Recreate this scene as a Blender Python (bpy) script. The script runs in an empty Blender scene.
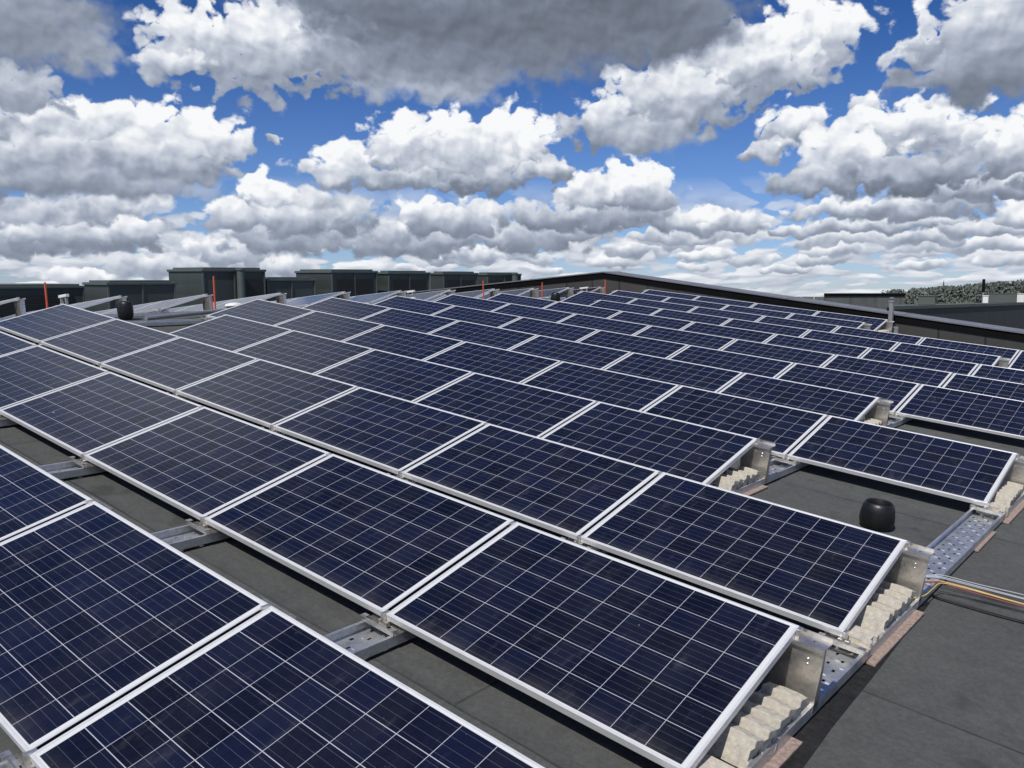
import bpy, bmesh, math, random
from mathutils import Matrix, Vector, Euler, noise as mnoise
random.seed(7)
R = math.radians
SC = bpy.context.scene
COL = SC.collection

# ------------------------------------------------------------------ camera
S = 0.097109                    # roof slope (rad): the roof falls towards +u
F_PX = 848.318
CAM = Vector((1.4186168339, -2.6348084374, 1.8509999604))
W = Matrix(((0.7601947288, -0.0685430175, 0.6460695234),
            (0.6496952935, 0.0802007359, -0.7559522919),
            (0.0000000000, 0.9944192761, 0.1055002526)))
# the whole roof also tips half a degree along its ridge
TIP = Matrix(((0.9998970018, 0.0000000000, 0.0143522040),
            (0.0002427329, 0.9998569719, -0.0169108475),
            (-0.0143501512, 0.0169125894, 0.9997539885)))
cam_d = bpy.data.cameras.new('camera')
cam_d.sensor_width = 36.0
cam_d.lens = F_PX / 1024 * 36.0
cam_d.clip_start = 0.05
cam_d.clip_end = 6000
cam = bpy.data.objects.new('camera', cam_d)
COL.objects.link(cam)
cam.matrix_world = Matrix.Translation(CAM) @ W.to_4x4()
SC.camera = cam

# ------------------------------------------------------------------ light, exposure
SUN_EL = R(53)
SUN_DIR = Vector((0.20, -0.88, 0)).normalized() * math.cos(SUN_EL) + Vector((0, 0, math.sin(SUN_EL)))
SKY_STRENGTH = 0.10
sun_d = bpy.data.lights.new('sun', 'SUN')
sun_d.energy = 4.2
sun_d.angle = R(0.5)
sun_d.color = (1.0, 0.95, 0.87)
sun = bpy.data.objects.new('sun', sun_d)
COL.objects.link(sun)
sun.rotation_euler = SUN_DIR.to_track_quat('Z', 'Y').to_euler()
SC.view_settings.view_transform = 'Standard'
SC.view_settings.look = 'None'
SC.view_settings.exposure = 0.0
SC.view_settings.gamma = 1.0
SC.view_settings.use_curve_mapping = False


# ------------------------------------------------------------------ node helper
class NT:
    def __init__(self, tree):
        self.t = tree
        self.n = tree.nodes
        self.l = tree.links

    def put(self, sock, v):
        if isinstance(v, bpy.types.NodeSocket):
            self.l.new(v, sock)
        elif v is not None:
            sock.default_value = v

    def math(self, op, a, b=None, c=None, clamp=False):
        nd = self.n.new('ShaderNodeMath')
        nd.operation = op
        nd.use_clamp = clamp
        for i, v in enumerate((a, b, c)):
            if v is not None:
                self.put(nd.inputs[i], v)
        return nd.outputs[0]

    def vec(self, op, a, b=None, c=None, out=0):
        nd = self.n.new('ShaderNodeVectorMath')
        nd.operation = op
        for i, v in enumerate((a, b, c)):
            if v is not None:
                self.put(nd.inputs[i], v)
        return nd.outputs[out]

    def noise(self, v, scale, detail=4, rough=0.5, dist=0.0, color=False, dims='3D', lac=2.0):
        nd = self.n.new('ShaderNodeTexNoise')
        nd.noise_dimensions = dims
        self.put(nd.inputs['Vector'], v)
        nd.inputs['Scale'].default_value = scale
        nd.inputs['Detail'].default_value = detail
        nd.inputs['Roughness'].default_value = rough
        nd.inputs['Distortion'].default_value = dist
        nd.inputs['Lacunarity'].default_value = lac
        return nd.outputs['Color' if color else 'Fac']

    def vor(self, v, scale, feature='F1', out='Distance', detail=0.0):
        nd = self.n.new('ShaderNodeTexVoronoi')
        nd.feature = feature
        self.put(nd.inputs['Vector'], v)
        nd.inputs['Scale'].default_value = scale
        if 'Detail' in nd.inputs:
            nd.inputs['Detail'].default_value = detail
        return nd.outputs[out]

    def mapr(self, v, a, b, c=0.0, d=1.0, smooth=False):
        nd = self.n.new('ShaderNodeMapRange')
        nd.interpolation_type = 'SMOOTHSTEP' if smooth else 'LINEAR'
        self.put(nd.inputs[0], v)
        for i, x in enumerate((a, b, c, d)):
            self.put(nd.inputs[i + 1], x)
        return nd.outputs[0]

    def mix(self, f, a, b, mode='MIX'):
        nd = self.n.new('ShaderNodeMix')
        nd.data_type = 'RGBA'
        nd.blend_type = mode
        self.put(nd.inputs[0], f)
        for s, v in ((nd.inputs[6], a), (nd.inputs[7], b)):
            if isinstance(v, tuple) and len(v) == 3:
                v = (*v, 1.0)
            self.put(s, v)
        return nd.outputs[2]

    def sep(self, v):
        nd = self.n.new('ShaderNodeSeparateXYZ')
        self.put(nd.inputs[0], v)
        return nd.outputs

    def comb(self, x=0.0, y=0.0, z=0.0):
        nd = self.n.new('ShaderNodeCombineXYZ')
        for i, v in enumerate((x, y, z)):
            self.put(nd.inputs[i], v)
        return nd.outputs[0]


# ------------------------------------------------------------------ world: Nishita sky + cumulus
def px_dir(x, y):
    return (W @ Vector(((x - 512) / F_PX, -(y - 384) / F_PX, -1))).normalized()


AZ0 = math.degrees(math.atan2(-W[0][2], -W[1][2]))


def azel(x, y):
    d = px_dir(x, y)
    return (math.degrees(math.atan2(d.x, d.y)) - AZ0, math.degrees(math.asin(d.z)))


# heaps of cumulus, farthest first: heading, elevation, half sizes, lightness of head and of base
HEAPS = [
    # low rows over the horizon
    (150, 266, 70, 12, .82, .62), (72, 276, 34, 10, 1.0, .80), (260, 266, 60, 12, .88, .62), (232, 252, 44, 18, .95, .56),
    (414, 268, 30, 5.3, 0.93, 0.67), (539, 270, 28, 4.6, 1.0, 0.73), (692, 266, 21, 5.3, 0.92, 0.71), (784, 269, 26, 5.7, 0.92, 0.62), (918, 265, 29, 5.2, 0.98, 0.64),
    (451, 260, 25, 6.5, 0.97, 0.62), (471, 260, 36, 6.8, 0.88, 0.62), (614, 262, 25, 6.5, 0.88, 0.65), (753, 260, 34, 6.5, 0.87, 0.74), (822, 260, 33, 5.9, 0.9, 0.59),
    (1001, 261, 31, 7.0, 0.89, 0.6), (477, 256, 40, 7.5, 0.92, 0.6), (537, 256, 31, 7.7, 0.9, 0.71), (636, 252, 30, 7.8, 0.87, 0.62), (703, 255, 36, 6.6, 0.99, 0.61),
    (842, 251, 32, 8.2, 1.0, 0.69), (917, 254, 29, 6.0, 0.86, 0.73), (1020, 241, 40, 9.0, 0.99, 0.7), (933, 246, 37, 8.8, 0.99, 0.72), (932, 246, 41, 8.7, 0.91, 0.67),
    (668, 241, 42, 9.8, 0.98, 0.7), (832, 241, 41, 8.2, 0.89, 0.69), (982, 242, 34, 9.5, 0.95, 0.65), (737, 237, 38, 9.0, 0.97, 0.73), (677, 237, 53, 8.5, 0.88, 0.65),
    (883, 239, 43, 7.8, 0.86, 0.72), (920, 237, 45, 8.6, 0.97, 0.58),
    (905, 224, 80, 9, .84, .48), (990, 228, 50, 8, .88, .52), (1014, 212, 24, 12, 1.05, .62),
    (695, 219, 42, 15, .98, .52), (738, 224, 38, 12, .98, .52), (820, 228, 60, 8, .85, .52),
    # left, lower
    (50, 220, 110, 22, .66, .44), (20, 242, 80, 16, .72, .48), (118, 206, 46, 19, .96, .52), (75, 236, 80, 15, .80, .46), (132, 230, 28, 19, .94, .44),
    # right, middle rows
    (860, 209, 76, 13, .95, .46), (935, 203, 60, 15, .88, .44), (988, 186, 56, 18, .95, .44),
    # centre, lower storeys
    (300, 236, 84, 22, .70, .46), (520, 236, 110, 20, .78, .42), (420, 240, 90, 20, .78, .44), (610, 216, 76, 22, .66, .40), (445, 218, 64, 24, .95, .44),
    (388, 232, 28, 17, .95, .52), (636, 188, 44, 28, 1.08, .46), (588, 194, 38, 22, 1.0, .44), (552, 216, 56, 18, .74, .38), (310, 212, 76, 26, .78, .44),
    (264, 196, 30, 24, 1.12, .62), (234, 214, 34, 19, 1.0, .52), (292, 220, 54, 17, .78, .46),
    # centre cumulus
    (448, 134, 46, 34, 1.12, .66), (515, 142, 40, 36, 1.10, .60), (400, 148, 50, 31, 1.05, .58), (462, 158, 80, 32, .92, .50), (342, 168, 44, 25, 1.0, .52),
    (462, 176, 96, 17, .64, .34), (545, 170, 26, 18, .85, .38), (392, 180, 76, 12, .68, .42),
    # right cumulus
    (870, 108, 27, 20, .95, .52), (790, 130, 42, 27, 1.05, .50), (772, 152, 36, 9, .72, .52), (962, 138, 70, 31, 1.05, .52), (1022, 152, 50, 28, .98, .46),
    (905, 130, 54, 31, 1.08, .58), (848, 160, 60, 32, .96, .44), (920, 172, 90, 20, .62, .31), (815, 180, 50, 15, .68, .36),
    # left cumulus
    (-20, 140, 90, 48, .62, .42), (140, 131, 52, 30, 1.12, .60), (78, 130, 58, 36, 1.05, .58), (198, 140, 46, 33, 1.06, .52), (55, 160, 90, 24, .72, .44),
    (152, 160, 78, 24, .78, .44), (80, 183, 112, 15, .48, .30), (272, 136, 10, 8, .80, .62),
    # upper right
    (946, 54, 48, 33, .92, .50), (1004, 28, 76, 52, .90, .34), (985, 74, 62, 24, .46, .22), (1032, 56, 50, 38, .50, .26),
    # diagonal cloud
    (806, 40, 62, 42, 1.08, .66), (735, 66, 72, 46, .98, .52), (668, 98, 66, 46, .92, .44), (606, 122, 44, 33, .88, .42), (652, 138, 50, 18, .56, .38), (782, 68, 48, 20, .85, .54),
    # long overhead cloud
    (330, 4, 84, 34, .60, .40), (204, 42, 58, 38, .92, .64), (275, 48, 78, 45, .96, .56), (165, 66, 34, 16, .80, .62), (350, 50, 66, 40, .78, .44),
    (668, 20, 84, 40, .30, .20), (430, 74, 90, 22, .42, .50), (450, 42, 130, 42, .20, .30), (560, 28, 140, 46, .18, .24), (430, 4, 160, 34, .28, .20),
    # top left
    (4, 84, 58, 27, .70, .54), (84, 46, 32, 20, .54, .42), (-4, 14, 92, 44, .38, .30),
]


def build_world():
    w = bpy.data.worlds.new('World')
    SC.world = w
    w.use_nodes = True
    t = w.node_tree
    t.nodes.clear()
    N = NT(t)
    out = t.nodes.new('ShaderNodeOutputWorld')
    bg = t.nodes.new('ShaderNodeBackground')
    bg.inputs[1].default_value = SKY_STRENGTH
    t.links.new(bg.outputs[0], out.inputs[0])
    sky = t.nodes.new('ShaderNodeTexSky')
    sky.sky_type = 'NISHITA'
    sky.sun_disc = False
    sky.sun_elevation = SUN_EL
    sky.sun_rotation = math.atan2(SUN_DIR.x, SUN_DIR.y)
    sky.air_density = 1.0
    sky.dust_density = 0.15
    sky.ozone_density = 2.2
    tc = t.nodes.new('ShaderNodeTexCoord')
    d = N.vec('NORMALIZE', tc.outputs['Generated'])
    sx, sy, sz = N.sep(d)
    az = N.math('MULTIPLY', N.math('ARCTAN2', sx, sy), 180 / math.pi)
    az = N.math('WRAP', N.math('SUBTRACT', az, AZ0), 180.0, -180.0)
    el = N.math('MULTIPLY', N.math('ARCSINE', sz), 180 / math.pi)
    p = N.comb(az, el, 0.0)

    def ridged(v, scale, detail, rough=0.5, lac=2.1):
        nd = t.nodes.new('ShaderNodeTexNoise')
        nd.noise_dimensions = '2D'
        nd.noise_type = 'RIDGED_MULTIFRACTAL'
        nd.normalize = False
        N.put(nd.inputs['Vector'], v)
        for k, x in (('Scale', scale), ('Detail', detail), ('Roughness', rough), ('Lacunarity', lac), ('Offset', 1.0), ('Gain', 1.0)):
            nd.inputs[k].default_value = x
        return nd.outputs[0]
    # heaps lean and break up: shapes are read at a warped place
    w1 = N.vec('SUBTRACT', N.noise(p, 0.33, 1, 0.5, color=True, dims='2D'), (0.5, 0.5, 0.5))
    w2 = N.vec('SUBTRACT', N.noise(N.vec('ADD', p, (31, 7, 0)), 0.8, 2, 0.5, color=True, dims='2D'), (0.5, 0.5, 0.5))
    q = N.vec('MULTIPLY_ADD', w1, (2.6, 1.6, 0), N.vec('MULTIPLY', w2, (1.9, 1.5, 0)))
    q = N.vec('MULTIPLY_ADD', q, N.mapr(el, 0.5, 7.5, 0.22, 1.0), p)
    qy = N.sep(q)[1]
    pd = N.vec('MULTIPLY_ADD', w2, (0.55, 0.45, 0), N.vec('MULTIPLY', p, (1.0, 1.2, 0)))

    def puff(v, det):
        return N.math('MULTIPLY_ADD', ridged(v, 0.50, det, 0.55), -0.34, N.math('MULTIPLY', N.noise(v, 0.75, det + 1, 0.57, dims='2D'), 0.95))

    def swell(v):
        return N.noise(v, 0.62, 2.5, 0.5, dims='2D')
    h0 = puff(pd, 4)
    hs = swell(pd)
    h1 = swell(N.vec('ADD', pd, (-0.20, 0.42, 0)))
    rag = N.math('MULTIPLY_ADD', N.math('ADD', h0, SKYP['hofs']), SKYP['hamp'], 1.0)
    rag2 = N.math('MULTIPLY_ADD', rag, 0.45, 0.72)
    tone = 0.0
    alpha = 0.0
    for i, (x, y, rx, ry, head, base) in enumerate(HEAPS):
        a, e = azel(x, y)
        rx /= 14.2
        ry /= 14.2
        ln = N.vec('LENGTH', N.vec('MULTIPLY_ADD', q, (1 / rx, 1 / ry, 0), (-a / rx, -e / ry, 0)), out=1)
        soft = 0.22 if head > 0.84 else (0.30 if head > 0.6 else 0.62)
        cov = N.mapr(N.math('SUBTRACT', rag if head > 0.6 else rag2, ln), -0.02, soft, 0.0, 1.0, smooth=True)
        grad = N.mapr(qy, e - 0.70 * ry, e + 0.66 * ry, base * 0.66 if head > 0.6 else base, head, smooth=True)
        nd = t.nodes.new('ShaderNodeMix')
        N.put(nd.inputs[0], cov)
        N.put(nd.inputs[2], tone)
        N.put(nd.inputs[3], grad)
        tone = nd.outputs[0]
        alpha = N.math('MULTIPLY_ADD', N.math('SUBTRACT', 1.0, alpha), cov, alpha)
        if i % 6 == 5:      # one row of heaps after another, which keeps the shader's stack small
            q = N.vec('MULTIPLY_ADD', N.math('ADD', alpha, tone), (1e-7, 1e-7, 0), q)
            qy = N.sep(q)[1]
    tone = N.math('DIVIDE', tone, N.math('MAXIMUM', alpha, 0.002))
    relief = N.math('SUBTRACT', hs, h1)
    lit = N.mapr(tone, 0.18, 0.7, 0.12, 1.0)
    tone = N.math('MULTIPLY_ADD', N.math('MULTIPLY', relief, lit), SKYP['rel'], tone)
    tone = N.math('MULTIPLY_ADD', N.math('MULTIPLY', N.math('SUBTRACT', N.math('MULTIPLY_ADD', h0, 0.5, hs), SKYP['hmid']), lit), SKYP['hton'], tone)
    tone = N.math('MINIMUM', N.math('MAXIMUM', tone, 0.10), 0.97)
    # bands of far cloud near the horizon, and the rest of the sky dome
    lg = N.math('LOGARITHM', N.math('ADD', N.math('MAXIMUM', el, -1.2), 2.4), math.e)
    fq = N.comb(N.math('MULTIPLY_ADD', az, 0.27, N.math('MULTIPLY', lg, -0.5)), N.math('MULTIPLY', lg, 4.2), 0.0)
    fw = N.vec('SUBTRACT', N.noise(fq, 1.6, 2, 0.5, color=True, dims='2D'), (0.5, 0.5, 0.5))
    fq = N.vec('MULTIPLY_ADD', fw, (0.5, 0.35, 0), fq)

    def bands(v, det):
        return N.math('MULTIPLY_ADD', ridged(v, 0.9, det, 0.5), -0.30, N.noise(v, 0.85, det + 2, 0.5, dims='2D'))
    far = bands(fq, 2)
    far1 = bands(N.vec('ADD', fq, (-0.10, 0.26, 0)), 0)
    a2 = N.math('MULTIPLY', N.mapr(far, 0.14, 0.24, 0, 0.96, smooth=True), N.mapr(el, 4.0, 7.5, 1.0, 0.0))
    tone2 = N.math('MINIMUM', N.math('MAXIMUM', N.math('MULTIPLY_ADD', N.math('SUBTRACT', far, far1), 0.95, SKYP['ft']), 0.50), 0.95)
    zz = N.math('ADD', N.math('MAXIMUM', sz, 0.0), 0.10)
    pl = N.comb(N.math('DIVIDE', sx, zz), N.math('DIVIDE', sy, zz), 0.0)
    # the dome above and behind: a bright bank up on the left, clear blue straight above the rows
    dome = N.noise(pl, 0.9, 5, 0.55, dims='2D')
    bank = N.math('SUBTRACT', 1.0, N.vec('LENGTH', N.vec('MULTIPLY_ADD', q, (1 / 14.0, 1 / 9.5, 0), (27.0 / 14.0, -28.0 / 9.5, 0)), out=1))
    away = N.math('MAXIMUM', N.mapr(N.math('ABSOLUTE', az), 52.0, 75.0, 0, 1), N.mapr(el, 66.0, 80.0, 0, 1))
    cover = N.math('MAXIMUM', N.math('MULTIPLY', N.mapr(dome, 0.47, 0.60, 0, 1, smooth=True), away),
                   N.mapr(N.math('MULTIPLY_ADD', N.math('SUBTRACT', dome, 0.5), 0.9, bank), -0.15, 0.55, 0, 0.74, smooth=True))
    out_view = N.math('MAXIMUM', N.mapr(el, 18.5, 23.0, 0, 1), N.mapr(N.math('ABSOLUTE', az), 36.0, 44.0, 0, 1))
    a3 = N.math('MULTIPLY', cover, out_view)
    tone3 = N.mapr(dome, 0.40, 0.74, 0.80, 0.34)

    def cloud_col(tn):
        c = N.mix(N.mapr(tn, 0.30, 0.95, 0, 1), (0.80, 0.93, 1.19, 1), (0.985, 1.0, 1.02, 1))
        v = N.math('MULTIPLY', tn, 0.98 / SKY_STRENGTH)
        return N.mix(1.0, c, N.comb(v, v, v), 'MULTIPLY')
    # the clear sky of that day: deep blue up high
    clear = N.mix(1.0, sky.outputs[0], N.mix(N.mapr(el, 0.0, 18.0, 0, 1), SKYP['c0'], SKYP['c1']), 'MULTIPLY')
    col = N.mix(a3, clear, cloud_col(tone3))
    col = N.mix(a2, col, cloud_col(tone2))
    col = N.mix(N.math('MULTIPLY', alpha, N.mapr(el, -1.6, 0.1, 0, 1)), col, cloud_col(tone))
    t.links.new(col, bg.inputs[0])
    w.cycles.sampling_method = 'MANUAL'
    w.cycles.sample_map_resolution = 256


SKYP = dict(hofs=-0.27, hamp=0.80, hmid=0.60, rel=0.50, hton=0.25, ft=0.74, c0=(0.56, 0.69, 1.06, 1), c1=(0.155, 0.35, 0.70, 1))
build_world()


# ------------------------------------------------------------------ materials
def new_mat(name):
    m = bpy.data.materials.new(name)
    m.use_nodes = True
    t = m.node_tree
    b = t.nodes['Principled BSDF']
    return m, NT(t), b


def obj_co(N):
    nd = N.n.new('ShaderNodeTexCoord')
    return nd.outputs['Object']


def simple(name, col, rough=0.6, metal=0.0, var=0.15, scale=8.0, bump=0.0, bscale=60.0, spec=0.5):
    m, N, b = new_mat(name)
    co = obj_co(N)
    n = N.noise(co, scale, 5, 0.6)
    dark = tuple(c * (1 - var) for c in col)
    lite = tuple(min(1, c * (1 + var)) for c in col)
    N.put(b.inputs['Base Color'], N.mix(N.mapr(n, 0.3, 0.7), dark, lite))
    N.put(b.inputs['Roughness'], N.mapr(N.noise(co, scale * 2.3, 4, 0.6), 0.3, 0.7, max(0.02, rough - 0.08), min(1, rough + 0.08)))
    b.inputs['Metallic'].default_value = metal
    b.inputs['Specular IOR Level'].default_value = spec
    if bump:
        bp = N.n.new('ShaderNodeBump')
        bp.inputs['Strength'].default_value = bump
        bp.inputs['Distance'].default_value = 0.004
        N.put(bp.inputs['Height'], N.noise(co, bscale, 4, 0.6))
        N.put(b.inputs['Normal'], bp.outputs[0])
    return m


def mat_cells():
    m, N, b = new_mat('solar_cells')
    co = obj_co(N)
    x, y, z = N.sep(co)
    P = 0.1585
    xc = N.math('DIVIDE', N.math('SUBTRACT', x, 0.0325), P)
    yc = N.math('DIVIDE', N.math('SUBTRACT', y, 0.0195), P)
    fx = N.math('FRACT', xc)
    fy = N.math('FRACT', yc)
    ex = N.math('ABSOLUTE', N.math('SUBTRACT', fx, 0.5))
    ey = N.math('ABSOLUTE', N.math('SUBTRACT', fy, 0.5))
    gap = N.math('MAXIMUM', N.math('GREATER_THAN', ex, 0.4918), N.math('GREATER_THAN', ey, 0.4898))
    inx = N.math('MULTIPLY', N.math('GREATER_THAN', xc, 0.0), N.math('LESS_THAN', xc, 10.0))
    iny = N.math('MULTIPLY', N.math('GREATER_THAN', yc, 0.0), N.math('LESS_THAN', yc, 6.0))
    margin = N.math('SUBTRACT', 1.0, N.math('MULTIPLY', inx, iny))
    white = N.math('MAXIMUM', gap, margin)
    bus = N.math('GREATER_THAN', N.math('ABSOLUTE', N.math('SUBTRACT', N.math('FRACT', N.math('MULTIPLY', fy, 4.0)), 0.5)), -1.0)
    bl = N.math('LESS_THAN', N.math('ABSOLUTE', N.math('SUBTRACT', N.math('FRACT', N.math('MULTIPLY', fy, 4.0)), 0.5)), 0.019)
    oi = N.n.new('ShaderNodeObjectInfo')
    wn = N.n.new('ShaderNodeTexWhiteNoise')
    N.put(wn.inputs['Vector'], N.comb(N.math('FLOOR', xc), N.math('FLOOR', yc), N.math('MULTIPLY', oi.outputs['Random'], 91.7)))
    cell = wn.outputs['Value']
    grain = N.n.new('ShaderNodeTexVoronoi')
    N.put(grain.inputs['Vector'], N.vec('ADD', co, N.comb(0.0, 0.0, N.math('MULTIPLY', oi.outputs['Random'], 40.0))))
    grain.inputs['Scale'].default_value = 75
    g = N.sep(grain.outputs['Color'])[0]
    c1 = N.mix(cell, (0.0036, 0.0046, 0.0100), (0.0062, 0.0092, 0.0270))
    c1 = N.mix(N.mapr(g, 0, 1, 0.0, 0.35), c1, (0.0085, 0.0110, 0.0270))
    c1 = N.mix(1.0, c1, N.mix(oi.outputs['Random'], (0.85, 0.85, 0.9), (1.15, 1.1, 1.1)), 'MULTIPLY')
    c2 = N.mix(N.math('MULTIPLY', bl, 0.5), c1, (0.13, 0.14, 0.19))
    c3 = N.mix(white, c2, N.mix(margin, (0.42, 0.43, 0.48), (0.60, 0.61, 0.62)))
    # thin dust film, streaked towards the low edge
    du = N.noise(N.vec('MULTIPLY', co, (3.0, 1.1, 1.0)), 1.3, 6, 0.62)
    low = N.mapr(y, 0.012, 0.10, 0.10, 0.0)
    dust = N.math('ADD', N.mapr(du, 0.40, 0.75, 0.0, 0.030), N.math('MULTIPLY', low, N.mapr(du, 0.35, 0.65, 0.2, 1.0)))
    c4 = N.mix(dust, c3, (0.33, 0.31, 0.28))
    sp = N.math('LESS_THAN', N.vor(co, 26.0), 0.05)
    c4 = N.mix(N.math('MULTIPLY', sp, 0.25), c4, (0.30, 0.29, 0.27))
    oc = N.vec('ADD', co, N.comb(N.math('MULTIPLY', oi.outputs['Random'], 57.0), N.math('MULTIPLY', oi.outputs['Random'], 31.0), 0.0))
    wet = N.mapr(N.noise(N.vec('MULTIPLY', oc, (5.0, 1.6, 1.0)), 2.4, 4, 0.6), 0.58, 0.72, 0.0, 0.05)
    c4 = N.mix(wet, c4, (0.38, 0.37, 0.35))
    drop = N.math('LESS_THAN', N.math('ADD', N.vor(oc, 1.3), N.math('MULTIPLY', N.noise(oc, 60.0, 3), 0.035)), 0.028)
    c4 = N.mix(N.math('MULTIPLY', drop, 0.75), c4, (0.55, 0.54, 0.50))
    N.put(b.inputs['Base Color'], c4)
    N.put(b.inputs['Roughness'], N.mapr(du, 0.3, 0.7, 0.06, 0.22))
    b.inputs['IOR'].default_value = 1.36
    bp = N.n.new('ShaderNodeBump')
    bp.inputs['Strength'].default_value = 0.05
    bp.inputs['Distance'].default_value = 0.01
    N.put(bp.inputs['Height'], N.noise(co, 4.0, 2, 0.5))
    N.put(b.inputs['Normal'], bp.outputs[0])
    return m


def mat_roof():
    m, N, b = new_mat('bitumen_felt')
    co = obj_co(N)
    x, y, z = N.sep(co)
    wob = N.math('MULTIPLY', N.math('SUBTRACT', N.noise(co, 1.2, 3), 0.5), 0.035)
    yy = N.math('DIVIDE', N.math('ADD', N.math('SUBTRACT', y, 4.40), wob), 1.52)
    fy = N.math('FRACT', yy)
    roll = N.math('FLOOR', yy)
    wn = N.n.new('ShaderNodeTexWhiteNoise')
    wn.noise_dimensions = '1D'
    N.put(wn.inputs['W'], roll)
    rv = wn.outputs['Value']
    xx = N.math('ADD', N.math('DIVIDE', x, 5.0), N.math('ADD', N.math('MULTIPLY', rv, 3.0), 0.11))
    fx = N.math('FRACT', xx)
    s1 = N.math('LESS_THAN', fy, 0.009)
    s2 = N.math('LESS_THAN', fx, 0.0030)
    seam = N.math('MULTIPLY', N.math('MAXIMUM', s1, s2), N.mapr(N.noise(N.vec('ADD', co, (3, 1, 0)), 0.55, 3), 0.36, 0.62, 0.12, 1.0))
    band = N.mapr(fy, 0.009, 0.06, 0.20, 0.0)
    n1 = N.noise(co, 0.7, 5, 0.6)
    n2 = N.noise(co, 9.0, 6, 0.65)
    n3 = N.noise(co, 190.0, 3, 0.7)
    n4 = N.noise(co, 38.0, 4, 0.7)
    c = N.mix(N.mapr(n1, 0.3, 0.7), (0.062, 0.065, 0.066), (0.084, 0.088, 0.088))
    c = N.mix(N.mapr(n2, 0.35, 0.75, 0, 0.5), c, (0.112, 0.117, 0.117))
    c = N.mix(1.0, c, N.mix(n3, (0.45, 0.45, 0.45), (1.6, 1.6, 1.58)), 'MULTIPLY')
    c = N.mix(1.0, c, N.mix(N.mapr(n4, 0.3, 0.7), (0.82, 0.82, 0.82), (1.18, 1.18, 1.17)), 'MULTIPLY')
    c = N.mix(1.0, c, N.mix(rv, (0.90, 0.90, 0.90), (1.10, 1.10, 1.08)), 'MULTIPLY')
    c = N.mix(band, c, (0.028, 0.029, 0.029))
    st = N.mapr(N.noise(N.vec('ADD', co, (9, 4, 0)), 2.6, 3, 0.5), 0.62, 0.70, 0, 0.5)
    c = N.mix(st, c, (0.030, 0.030, 0.029))
    c = N.mix(N.math('MULTIPLY', seam, 0.62), c, (0.010, 0.010, 0.010))
    N.put(b.inputs['Base Color'], c)
    b.inputs['Roughness'].default_value = 0.92
    b.inputs['Specular IOR Level'].default_value = 0.25
    bp = N.n.new('ShaderNodeBump')
    bp.inputs['Strength'].default_value = 0.6
    bp.inputs['Distance'].default_value = 0.004
    hgt = N.math('ADD', N.math('MULTIPLY', n3, 0.5), N.math('ADD', N.math('MULTIPLY', n2, 0.7), N.math('MULTIPLY', seam, -1.5)))
    N.put(bp.inputs['Height'], hgt)
    N.put(b.inputs['Normal'], bp.outputs[0])
    return m


def mat_galv(name='galvanised_steel', col=(0.60, 0.62, 0.65), rough=0.42, metal=0.80):
    m, N, b = new_mat(name)
    co = obj_co(N)
    sp = N.n.new('ShaderNodeTexVoronoi')
    N.put(sp.inputs['Vector'], co)
    sp.inputs['Scale'].default_value = 55
    v = N.sep(sp.outputs['Color'])[0]
    n = N.noise(co, 6.0, 5, 0.6)
    k = N.math('ADD', N.math('MULTIPLY', v, 0.3), N.math('MULTIPLY', n, 0.7))
    N.put(b.inputs['Base Color'], N.mix(N.mapr(k, 0.25, 0.75), tuple(c * .78 for c in col), tuple(min(1, c * 1.15) for c in col)))
    N.put(b.inputs['Roughness'], N.mapr(n, 0.3, 0.7, rough - 0.08, rough + 0.12))
    b.inputs['Metallic'].default_value = metal
    bp = N.n.new('ShaderNodeBump')
    bp.inputs['Strength'].default_value = 0.12
    bp.inputs['Distance'].default_value = 0.01
    N.put(bp.inputs['Height'], N.noise(co, 14.0, 3, 0.5))
    N.put(b.inputs['Normal'], bp.outputs[0])
    return m


def mat_cladding(name, col, period, axis, groove=0.08, rough=0.55, depth=0.55):
    """profiled metal sheets: narrow grooves every `period` metres along an axis"""
    m, N, b = new_mat(name)
    co = obj_co(N)
    a = N.sep(co)[axis]
    f = N.math('FRACT', N.math('DIVIDE', a, period))
    g = N.math('LESS_THAN', f, groove)
    wn = N.n.new('ShaderNodeTexWhiteNoise')
    wn.noise_dimensions = '1D'
    N.put(wn.inputs['W'], N.math('FLOOR', N.math('DIVIDE', a, period)))
    n = N.noise(co, 1.1, 5, 0.6)
    c = N.mix(N.mapr(n, 0.3, 0.7), tuple(c * .85 for c in col), tuple(c * 1.15 for c in col))
    c = N.mix(1.0, c, N.mix(wn.outputs['Value'], (0.88, 0.88, 0.88), (1.12, 1.12, 1.12)), 'MULTIPLY')
    c = N.mix(N.math('MULTIPLY', g, depth), c, tuple(c * .25 for c in col))
    N.put(b.inputs['Base Color'], c)
    b.inputs['Roughness'].default_value = rough
    return m


M_CELL = mat_cells()
M_ROOF = mat_roof()
M_FRAME = simple('anodised_aluminium', (0.72, 0.73, 0.75), 0.42, 0.35, 0.05, 9.0)
M_BACK = simple('white_backsheet', (0.62, 0.62, 0.62), 0.6)
M_GALV = mat_galv()
M_POST = mat_galv('stainless_bracket', (0.70, 0.675, 0.63), 0.32, 0.88)
M_BRICK = simple('concrete_paver', (0.50, 0.465, 0.40), 0.9, 0, 0.26, 30.0, 0.9, 220.0, 0.3)
M_PINK = simple('rubber_granule_mat', (0.32, 0.245, 0.21), 0.95, 0, 0.35, 40.0, 0.8, 300.0, 0.2)
M_BLACKMAT = simple('black_bitumen_strip', (0.016, 0.016, 0.017), 0.8, 0, 0.5, 30.0, 1.0, 90.0, 0.3)
M_VENT = simple('black_plastic', (0.0065, 0.0065, 0.007), 0.42, 0, 0.2, 12.0, 0.15, 40.0)
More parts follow.
